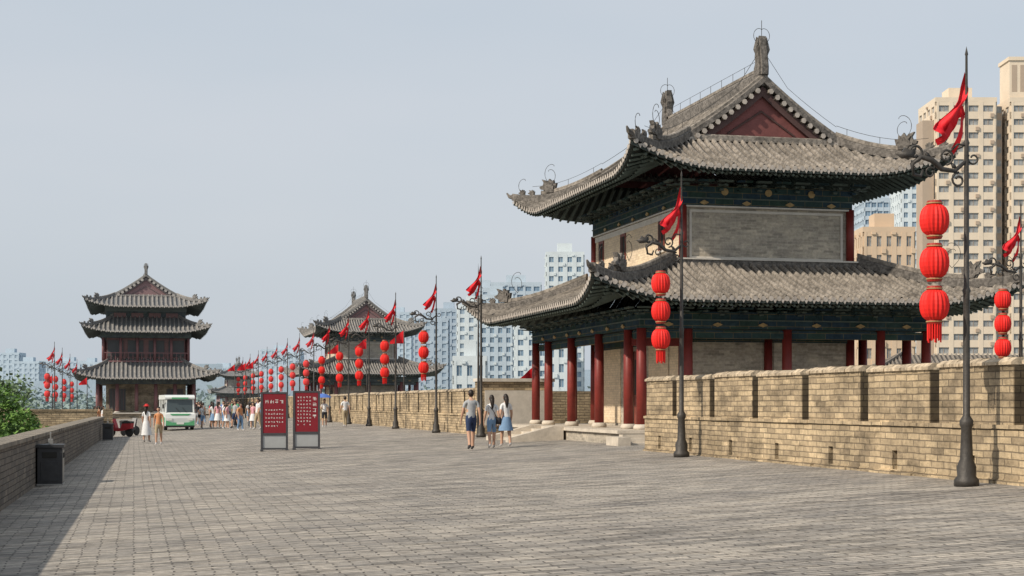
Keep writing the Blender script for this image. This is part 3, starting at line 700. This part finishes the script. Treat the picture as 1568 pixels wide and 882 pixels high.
def person_mesh(name,top,bot,kind='shorts',female=False,longhair=False,stride=.0,armswing=.0,armup=None,hat=None,bag=None,darkshoe=False):
    V=[];R=[];E=[];LB=[]
    def v(p,r,r2=None): V.append(p); R.append((r,r2 or r)); return len(V)-1
    def ed(a,b,lab): E.append((a,b)); LB.append(lab)
    sw=.155 if female else .18; wa=.115 if female else .145; hp=.15 if female else .15
    pel=v((0,0,.95),hp,.11); sp=v((0,.005,1.10),wa,.10); ch=v((0,0,1.28),.15 if female else .17,.115); nb=v((0,-.01,1.42),.085,.07); nk=v((0,.005,1.49),.048); nt_=v((0,.015,1.56),.045)
    ed(pel,sp,'t');ed(sp,ch,'t');ed(ch,nb,'t');ed(nb,nk,'n');ed(nk,nt_,'n')
    for s in (-1,1):
        st=stride*s; asw=-armswing*s
        sh=v((s*sw,-.01,1.385),.066,.06); ed(nb,sh,'s')
        if armup and s==1:
            el=v((s*(sw+.04),.10,1.15),.04); wr=v((s*(sw-.02),.28,1.28),.028); fd=Vector((0,.15,1)).normalized()
        else:
            el=v((s*(sw+.055),-.02+asw*.5,1.12),.044); wr=v((s*(sw+.075),.05+asw,.885),.028); fd=Vector((0,.25+asw*.6,-1)).normalized()
        ed(sh,el,'u');ed(el,wr,'f')
        W=Vector(V[wr]); pa=W+fd*.06; pm=v(tuple(pa),.018,.032); ed(wr,pm,'h')
        side=Vector((0,1,0)) if abs(fd.z)>.5 else Vector((0,0,1))
        for q,(off,ln) in enumerate([(-.028,.055),(-.010,.068),(.010,.074),(.028,.066)]):
            a=v(tuple(pa+side*off+fd*.035),.0095); b_=v(tuple(pa+side*off+fd*(.035+ln*.55)+Vector((-s*.008,0,0))),.0085); c_=v(tuple(pa+side*off*1.05+fd*(.035+ln)+Vector((-s*.026,0,0))),.007)
            ed(pm,a,'h');ed(a,b_,'h');ed(b_,c_,'h')
        a=v(tuple(W+fd*.03+side*.032),.011); b_=v(tuple(W+fd*.075+side*.055+Vector((-s*.012,0,0))),.009); ed(wr,a,'h');ed(a,b_,'h')
        hpv=v((s*.09,st*.12,.87),.098 if kind!='skirt' else .085,.105); ed(pel,hpv,'p')
        lift=.10*max(0,-st)*2
        kn=v((s*.095,st*.55+.03,.50),.064 if kind!='pants' else .072); an=v((s*.095,st*1.0-.02,.10+lift),.040 if kind!='pants' else .05)
        he=v((s*.095,st*1.0-.05,.05+lift),.036); to=v((s*.105,st*1.0+.14,.035+lift*.4),.034)
        ed(hpv,kn,'l');ed(kn,an,'c');ed(an,he,'o');ed(an,to,'o')
    me=bpy.data.meshes.new('tmp'); me.from_pydata(V,E,[]); ob=bpy.data.objects.new('tmp',me); COL.objects.link(ob)
    md=ob.modifiers.new('s','SKIN'); md.use_smooth_shade=True
    sv_=me.skin_vertices[0].data
    for i,r in enumerate(R): sv_[i].radius=r; sv_[i].use_root=(i==0)
    sb=ob.modifiers.new('ss','SUBSURF'); sb.levels=1; sb.render_levels=1
    dg=bpy.context.evaluated_depsgraph_get(); ev=ob.evaluated_get(dg); em=ev.to_mesh()
    m=M(); m.v=[tuple(q.co) for q in em.vertices]; VV=[Vector(q) for q in V]
    for pl in em.polygons:
        c=pl.center; best=None
        for (a,b_),lab in zip(E,LB):
            A,B=VV[a],VV[b_]; d_=B-A; tt=max(0,min(1,(c-A).dot(d_)/max(1e-9,d_.length_squared))); ds=(c-A-d_*tt).length
            if best is None or ds<best[0]: best=(ds,lab,tt)
        lab,tt=best[1],best[2]; mi=0
        if lab in 'ts': mi=1 if c.z>.97 else 2
        elif lab=='n': mi=1 if c.z<1.44 else 0
        elif lab=='u': mi=1 if tt<.6 else 0
        elif lab=='p': mi=2
        elif lab=='l': mi=2 if (kind=='pants' or tt<(.85 if kind=='shorts' else .45)) else 0
        elif lab=='c': mi=2 if kind=='pants' else 0
        elif lab=='o': mi=3
        m.f.append(tuple(pl.vertices)); m.mi.append(mi)
    ev.to_mesh_clear(); bpy.data.objects.remove(ob)
    hc=Vector((0,.02,1.635)); nr,ns=14,20
    def hp_(i,j,sc=1.0):
        th=math.pi*i/nr; ph=2*math.pi*j/ns; z=math.cos(th)*.118; r=math.sin(th)**.9 if th<3.14 else 0
        x=r*.075*math.sin(ph); y=r*.094*math.cos(ph); k_=max(0,-z/.118)
        x*=1-.28*k_; y*=1-.12*k_
        if k_>0 and math.cos(ph)<0: y*=1-.3*k_
        if sc==1.0:
            pw=min(ph,2*math.pi-ph)
            if pw<.2 and -.045<z<.02: y+=.017
            if .25<pw<.5 and -.01<z<.025: y-=.006
        return hc+Vector((x,y,z))*sc
    vs=[hp_(i,j) for i in range(nr+1) for j in range(ns)]
    m.add(vs,[(i*ns+j,i*ns+(j+1)%ns,(i+1)*ns+(j+1)%ns,(i+1)*ns+j) for i in range(nr) for j in range(ns)],0)
    vs=[hp_(i,j,1.10) for i in range(nr+1) for j in range(ns)]; fs=[]
    for i in range(nr):
        for j in range(ns):
            ph=2*math.pi*(j+.5)/ns; z=math.cos(math.pi*(i+.5)/nr)*.118
            if math.cos(ph)>.25 and z<.055: continue
            if z<(-.10 if longhair else -.07): continue
            if abs(math.cos(ph))<.3 and z<-.03 and not longhair: continue
            fs.append((i*ns+j,i*ns+(j+1)%ns,(i+1)*ns+(j+1)%ns,(i+1)*ns+j))
    m.add(vs,fs,4)
    for s in (-1,1):
        m.lathe([(.0,-.012),(.009,-.006),(.009,.006),(0,.012)],s*.028,hc.y+.083,8,5); 
        for q in range(len(m.v)-32,len(m.v)): m.v[q]=(m.v[q][0],m.v[q][1],m.v[q][2]*.6+hc.z+.006)
        m.tube([(s*.076,hc.y-.005,hc.z+.025),(s*.088,hc.y-.01,hc.z+.01),(s*.084,hc.y-.005,hc.z-.015),(s*.074,hc.y,hc.z-.03)],[.008,.012,.011,.007],6,0)
    m.box(-.022,.022,hc.y+.074,hc.y+.086,hc.z-.062,hc.z-.052,6)
    if longhair: m.tube([(0,-.055,1.66),(0,-.085,1.56),(0,-.105,1.44),(0,-.11,1.30)],[.07,.072,.06,.02],10,4)
    if kind in('skirt','dress'):
        zt=1.0; zb=.55 if kind=='skirt' else .35
        m.lathe([(.135,zt),(.17,zt-.1),(.2,(zt+zb)/2),(.25,zb)],0,0,24,2,rib=.07,cap=False)
    if hat: m.lathe([(.17,1.70),(.165,1.715),(.095,1.72),(.09,1.78),(.05,1.81),(0,1.815)],0,.01,18,7,cap=False)
    if bag:
        m.tube([(-.12,.08,1.42),(0,.10,1.25),(.17,.06,1.0)],.012,5,8); m.tube([(-.12,-.06,1.42),(.02,-.13,1.25),(.17,-.08,1.0)],.012,5,8)
        m.lathe([(.08,.80),(.10,.84),(.10,.98),(.07,1.03)],.22,-.02,10,8)
    if armup=='umbrella':
        ux,uy=.16,.28; m.tube([(ux,uy,1.2),(ux-.05,uy-.12,2.05)],.01,5,8)
        m.lathe([(.55,1.82),(.42,1.94),(.22,2.03),(0,2.07)],ux-.05,uy-.12,16,7,rib=.05,cap=False)
    mats=[m_skin,CL[top],CL[bot],m_shoed if darkshoe else m_shoe,m_hair,m_eye,m_lip,CL[hat] if hat and hat in CL else CL['blue'],CL['black']]
    me=bpy.data.meshes.new(name); me.from_pydata(m.v,[],m.f)
    for q in mats: me.materials.append(q)
    me.polygons.foreach_set('material_index',m.mi); me.polygons.foreach_set('use_smooth',[True]*len(m.f)); me.update()
    return me
NP={}
def put(me,kind,x,y,rot,h):
    c=NP.get(kind,0); NP[kind]=c+1
    o=bpy.data.objects.new(kind if c==0 else '%s.%03d'%(kind,c),me); COL.objects.link(o)
    o.location=(x,y,G(x)+.002); o.rotation_euler=(0,0,rot); s=h/1.755; o.scale=(s,s,s)
pm1=person_mesh('m1','grey','navy','shorts',stride=.20,armswing=.12,darkshoe=True)
pw1=person_mesh('w1','white','denim','shorts',True,True,stride=.18,armswing=.1,bag=True)
pw2=person_mesh('w2','white','denim','skirt',True,True,stride=-.16,armswing=-.1)
put(pm1,'walking_man',9.75,45.6,.05,1.80); put(pw1,'walking_woman',10.45,45.9,-.05,1.62); put(pw2,'walking_woman',11.05,46.6,.1,1.63)
pr=person_mesh('w3','white','white','dress',True,True,stride=.1,armswing=.1,hat='red')
put(pr,'woman_in_sun_hat',.55,72,-.4,1.68)
pr2=person_mesh('w4','orange','khaki','shorts',True,False,stride=.15,armswing=.14)
put(pr2,'walking_woman',1.0,66.5,3.0,1.6)
pu=person_mesh('w5','white','black','shorts',True,True,stride=.1,armup='umbrella',hat=None)
put(pu,'woman_with_umbrella',10.4,88,3.0,1.62)
pv=person_mesh('m2','white','khaki','pants',stride=.15,armswing=.1); put(pv,'walking_man',11.3,86,.2,1.72)
crowd=[pm1,pw1,pw2,pv,person_mesh('m3','blue','black','pants',stride=.14,armswing=.1,darkshoe=True),person_mesh('m4','red','navy','shorts',stride=-.18,armswing=-.1),
 person_mesh('w6','green','black','pants',True,True,stride=.1,armswing=.08),person_mesh('w7','pink','white','skirt',True,True,stride=.12,armswing=.08),person_mesh('m5','black','grey','pants',stride=.12),person_mesh('m6','orange','denim','pants',stride=-.12)]
R=random.Random(3)
for i in range(38):
    y=R.uniform(88,128); tt=R.uniform(.038,.082); x=y*tt
    if abs(x-2.75)<1.4 and 96<y<105: x+=2.2
    put(crowd[i%10],'visitor',x,y,R.uniform(0,6.28),R.uniform(1.55,1.8))
for i in range(5): put(crowd[(i*3)%10],'visitor',R.uniform(-3.5,-.6),R.uniform(100,125),R.uniform(0,6),1.68)

def scooter(name,x,y,rot,colm):
    root=empty(name,(x,y,G(x)),rot); m=M()
    for yy in (-.6,.6):
        q=M(); q.lathe([(.1,-.05),(.24,-.05),(.27,0),(.24,.05),(.1,.05)],0,0,16,0); m.add([(vz,yy+vx,.27+vy) for vx,vy,vz in q.v],q.f,0)
    m.poly([(-.75,.45),(-.3,.35),(.15,.3),(.35,.35),(.5,.95),(.42,.98),(.22,.48),(-.1,.48),(-.2,.72),(-.8,.74)],(0,0,0),(0,1),.26,1)
    m.poly([(-.8,.741),(-.2,.721),(-.18,.8),(-.5,.86),(-.8,.84)],(0,0,0),(0,1),.28,0)
    m.tube([(0,.6,.27),(0,.45,1.0)],.035,6,0); m.tube([(-.3,.36,1.05),(0,.45,1.0),(.3,.36,1.05)],.02,6,0); m.box(-.09,.09,.45,.56,.85,.98,2)
    m.obj('body',[mk('scooter_black',(.03,.03,.03),.6,.1,4),colm,m_txt],root)
scooter('parked_scooter',-.7,86.6,.9,mk('scooter_red',(.35,.03,.04),.4,.1,3)); scooter('parked_scooter.001',-.2,88.5,-.6,mk('scooter_dark',(.05,.05,.06),.4,.1,3))

# ---------------------------------------------------------------- trees
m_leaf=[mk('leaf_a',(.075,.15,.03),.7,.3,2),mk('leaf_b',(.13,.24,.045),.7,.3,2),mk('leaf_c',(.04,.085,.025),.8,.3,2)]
m_bark=mk('bark',(.10,.075,.055),.9,.3,5,.5)
def tree(name,x,y,zb,zt,r,nl=5200,seed=1,ls=.11):
    R=random.Random(seed); m=M(); H=zt-zb; cz=zt-r*.85
    m.tube([(0,0,0),(.1,.05,H*.3),(-.05,.1,H*.6),(0,0,H*.85)],[.22,.17,.12,.04],8,3)
    cl=[]
    for i in range(34):
        while True:
            q=Vector((R.uniform(-1,1),R.uniform(-1,1),R.uniform(-1,1)))
            if .35<q.length<1: break
        c=Vector((q.x*r,q.y*r,(cz-zb)+q.z*r*.8)); cl.append((c,R.uniform(.22,.42)*r))
        if i<12: m.tube([(0,0,H*.45+R.uniform(0,.2)*H),tuple(c*.5+Vector((0,0,H*.33))),tuple(c)],[.08,.045,.015],5,3)
    for i in range(nl):
        c,cr=cl[i%len(cl)]
        q=Vector((R.gauss(0,1),R.gauss(0,1),R.gauss(0,1))).normalized()*cr*R.uniform(.55,1.05)
        p_=c+q; s_=ls*R.uniform(.6,1.4)
        a=Vector((R.uniform(-1,1),R.uniform(-1,1),R.uniform(-.6,.6))).normalized(); b_=a.cross(Vector((R.uniform(-1,1),R.uniform(-1,1),R.uniform(-1,1))).normalized())
        if b_.length<.1: continue
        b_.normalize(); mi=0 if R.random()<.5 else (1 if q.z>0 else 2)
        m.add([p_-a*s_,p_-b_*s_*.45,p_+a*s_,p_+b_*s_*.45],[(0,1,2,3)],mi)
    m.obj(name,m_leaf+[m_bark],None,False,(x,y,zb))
tree('leafy_tree',-5.9,68,-12,1.6,2.5,8000,1,.12); tree('leafy_tree.001',-6.0,77,-12,2.0,2.6,8000,2,.12); tree('leafy_tree.002',-8.6,78,-12,3.0,3.0,8000,3,.12)
tree('leafy_tree.003',-5.4,58,-12,.8,2.1,7000,4); tree('leafy_tree.004',-5.6,49,-12,.1,2.2,7000,6); tree('leafy_tree.005',-9.5,96,-12,2.6,3.0,100,5,.12) if False else None
def treemass(name,x0,x1,y0,y1,nclump,ztop,seed,sz,cols,nl=26):
    R=random.Random(seed); m=M()
    for i in range(nclump):
        c=Vector((R.uniform(x0,x1),R.uniform(y0,y1),ztop-R.uniform(.5,5)*sz/2.2))
        for j in range(nl):
            q=Vector((R.gauss(0,1),R.gauss(0,1),R.gauss(0,.8))).normalized()*sz*R.uniform(.5,1)*1.3; p_=c+q; s_=sz*R.uniform(.12,.28)
            a=Vector((R.uniform(-1,1),R.uniform(-1,1),R.uniform(-.6,.6))).normalized(); b_=a.cross(Vector((R.uniform(-1,1),R.uniform(-1,1),R.uniform(-1,1))).normalized())
            if b_.length<.1: continue
            b_.normalize(); m.add([p_-a*s_,p_-b_*s_*.6,p_+a*s_,p_+b_*s_*.6],[(0,1,2,3)],0 if R.random()<.6 else 1)
    m.obj(name,cols)
hz=[mk('far_leaf_a',(.14,.20,.11),.8,.2,.3),mk('far_leaf_b',(.08,.12,.07),.8,.2,.3)]
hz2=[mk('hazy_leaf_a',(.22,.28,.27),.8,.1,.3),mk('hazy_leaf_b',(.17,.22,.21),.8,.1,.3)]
treemass('distant_trees',-60,-18,110,260,640,3.0,1,2.0,hz,34); treemass('distant_trees.001',-46,-19,180,330,260,6,5,2.4,hz,34)
treemass('distant_trees.002',-120,220,420,760,900,4,2,4.5,hz2); treemass('distant_trees.003',42,160,130,260,300,2.0,3,2.6,hz)

# ---------------------------------------------------------------- city
def apt(name,x,y,w,dp,zt,fl,cols,wall,glass,trim=None,rot=-TH,pier=.5,spand=.45,extras=None,zb=-12):
    root=empty(name,(x,y,zb),rot); H=zt-zb; m=M()
    m.box(-w/2,w/2,0,dp,0,H-.5,1); fh=H/fl; pr=.35
    for face in range(4):
        W=w if face<2 else dp; nc=cols if face<2 else max(2,int(cols*dp/w))
        cw=W/nc
        def bx(u0,u1,z0,z1,o,mi):
            if face==0: m.box(u0,u1,-o,0,z0,z1,mi)
            elif face==1: m.box(u0,u1,dp,dp+o,z0,z1,mi)
            elif face==2: m.box(-w/2-o,-w/2,u0+W/2,u1+W/2,z0,z1,mi)
            else: m.box(w/2,w/2+o,u0+W/2,u1+W/2,z0,z1,mi)
        for i in range(nc+1):
            u=-W/2+i*cw; hw=cw*pier/2; bx(max(-W/2,u-hw),min(W/2,u+hw),0,H,pr,0)
        for k_ in range(fl+1):
            bx(-W/2,W/2,max(0,k_*fh-fh*spand/2),min(H,k_*fh+fh*spand/2),pr-.06,0)
        for k_ in range(fl):
            for i in range(nc):
                u=-W/2+(i+.5)*cw
                bx(u-.04,u+.04,k_*fh,k_*fh+fh,.08,2)
                if face in(0,2) and (i*7+k_*3)%5<2: bx(u+cw*.5*pier*.9,u+cw*.5*pier*.9+.8,k_*fh+fh*.86,k_*fh+fh*1.12 if k_<fl-1 else H,pr+.3,2)
    m.box(-w/2-.3,w/2+.3,-.3,dp+.3,H,H+1.0,0); m.box(-w*.2,w*.2,dp*.3,dp*.7,H+1,H+4,0)
    if extras: extras(m,w,dp,H,fh)
    m.obj('facade',[wall,glass,trim or wall],root)
def wm(n_,c): return mk(n_,c,.85,.08,.2)
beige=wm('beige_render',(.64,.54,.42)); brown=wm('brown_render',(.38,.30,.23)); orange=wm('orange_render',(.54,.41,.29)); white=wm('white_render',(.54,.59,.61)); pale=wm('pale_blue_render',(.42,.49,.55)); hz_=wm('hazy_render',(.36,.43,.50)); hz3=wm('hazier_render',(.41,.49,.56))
gA=mk('window_dark',(.27,.28,.28),.3,.5,.7); gB=mk('window_blue',(.18,.26,.34),.3,.3,.5); gC=mk('window_hazy',(.29,.37,.45),.5,.15,.5); gD=mk('window_hazier',(.36,.44,.51),.6,.1,.5)  # glass tones lightened to paint in distance haze
def exA(m,w,dp,H,fh): m.box(-w/2-2.9,-w/2-.36,.6,6,0,H-4,2)
def exB(m,w,dp,H,fh):
    m.box(-w/2,-w/2+6,1,8,H+1,H+9.5,0); m.box(-w/2-.3,-w/2+6.3,.7,8.3,H+9.5,H+10.3,0)
    for k in range(3): m.box(-w/2+.5+k*1.9,-w/2+1.7+k*1.9,.97,1,H+2.5,H+8.5,2)
apt('apartment_tower',180.6,316.5,13.2,14,69,27,4,beige,gA,brown,extras=exA,pier=.30,spand=.54)
apt('apartment_tower.001',197,312.6,13.5,14,69,27,4,beige,gA,brown,extras=exB,pier=.30,spand=.54)
r=M(); r.box(-1.2,1.2,0,8,0,80.5,0)
for k_ in range(27): r.box(-1.0,1.0,-.05,0,k_*3+1,k_*3+2.3,1)
rr=empty('apartment_stair_tower',(188.6,317,-12),-TH); r.obj('stair_core',[brown,gA],rr)
apt('apartment_tower.002',253,474,11,14,75,28,4,white,gB,white); apt('apartment_tower.003',260,513,13,16,74,28,6,pale,gB,pale,pier=.15)
apt('office_block',140.5,274.8,9.5,12,34.5,13,5,orange,gA,orange)
apt('apartment_tower.004',133.7,482,11.7,10,49,20,4,white,gB,white); apt('apartment_tower.005',142.2,583,19,12,47,19,6,pale,gB,hz_,pier=.3)
apt('apartment_tower.006',107.9,468,10,10,34,16,4,pale,gB,white); apt('apartment_tower.007',111,436,9.5,10,26.5,13,3,white,gB,white)
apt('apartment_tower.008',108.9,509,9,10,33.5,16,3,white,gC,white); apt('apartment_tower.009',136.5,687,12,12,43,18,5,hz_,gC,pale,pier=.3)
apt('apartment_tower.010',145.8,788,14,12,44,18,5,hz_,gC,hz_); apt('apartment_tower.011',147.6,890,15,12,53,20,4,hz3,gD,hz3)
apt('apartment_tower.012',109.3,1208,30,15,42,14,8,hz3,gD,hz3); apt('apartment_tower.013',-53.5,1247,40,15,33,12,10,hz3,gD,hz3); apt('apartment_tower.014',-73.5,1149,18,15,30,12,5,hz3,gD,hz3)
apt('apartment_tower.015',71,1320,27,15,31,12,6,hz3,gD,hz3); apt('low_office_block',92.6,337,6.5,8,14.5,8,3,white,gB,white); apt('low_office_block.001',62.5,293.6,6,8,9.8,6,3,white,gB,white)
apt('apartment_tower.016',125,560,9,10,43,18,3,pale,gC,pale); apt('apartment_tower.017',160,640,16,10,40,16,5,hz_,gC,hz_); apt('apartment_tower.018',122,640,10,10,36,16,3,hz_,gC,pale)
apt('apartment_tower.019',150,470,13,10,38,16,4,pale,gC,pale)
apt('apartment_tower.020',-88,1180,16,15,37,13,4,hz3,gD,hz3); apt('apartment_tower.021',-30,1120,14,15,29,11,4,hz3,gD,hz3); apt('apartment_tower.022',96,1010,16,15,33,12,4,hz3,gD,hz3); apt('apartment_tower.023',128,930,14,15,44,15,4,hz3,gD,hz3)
R=random.Random(11); m=M()
for i in range(150):
    y=R.uniform(750,2600); x=y*R.uniform(-.12,.62); hgt=R.uniform(14,34)*(1 if y<1500 else 1.5); ww=R.uniform(14,45); m.box(x-ww/2,x+ww/2,y,y+20,-12,-12+hgt,0)
    if R.random()<.5: m.box(x-ww/4,x,y+2,y+12,-12+hgt,-9+hgt,0)
m.obj('distant_city_blocks',[hz3])
root=empty('tiled_roof_hall',(112,190,0),-TH)
b=M(); b.box(-16,16,-4,4,-12,5.5,0); b.box(-16,16,-4.05,-4.001,4.0,5.4,1); b.obj('walls',[m_wallgrey,m_beam],root)
roof(dict(cx=0,cy=0,hx=17.5,hy=5.6,z0=5.6,a=.36,b=.02,dx=4.9,dy=5.6,U=.5,F=.2,c=3,sd=1.6,rs=1.0),.6,root,'roof',4,False)
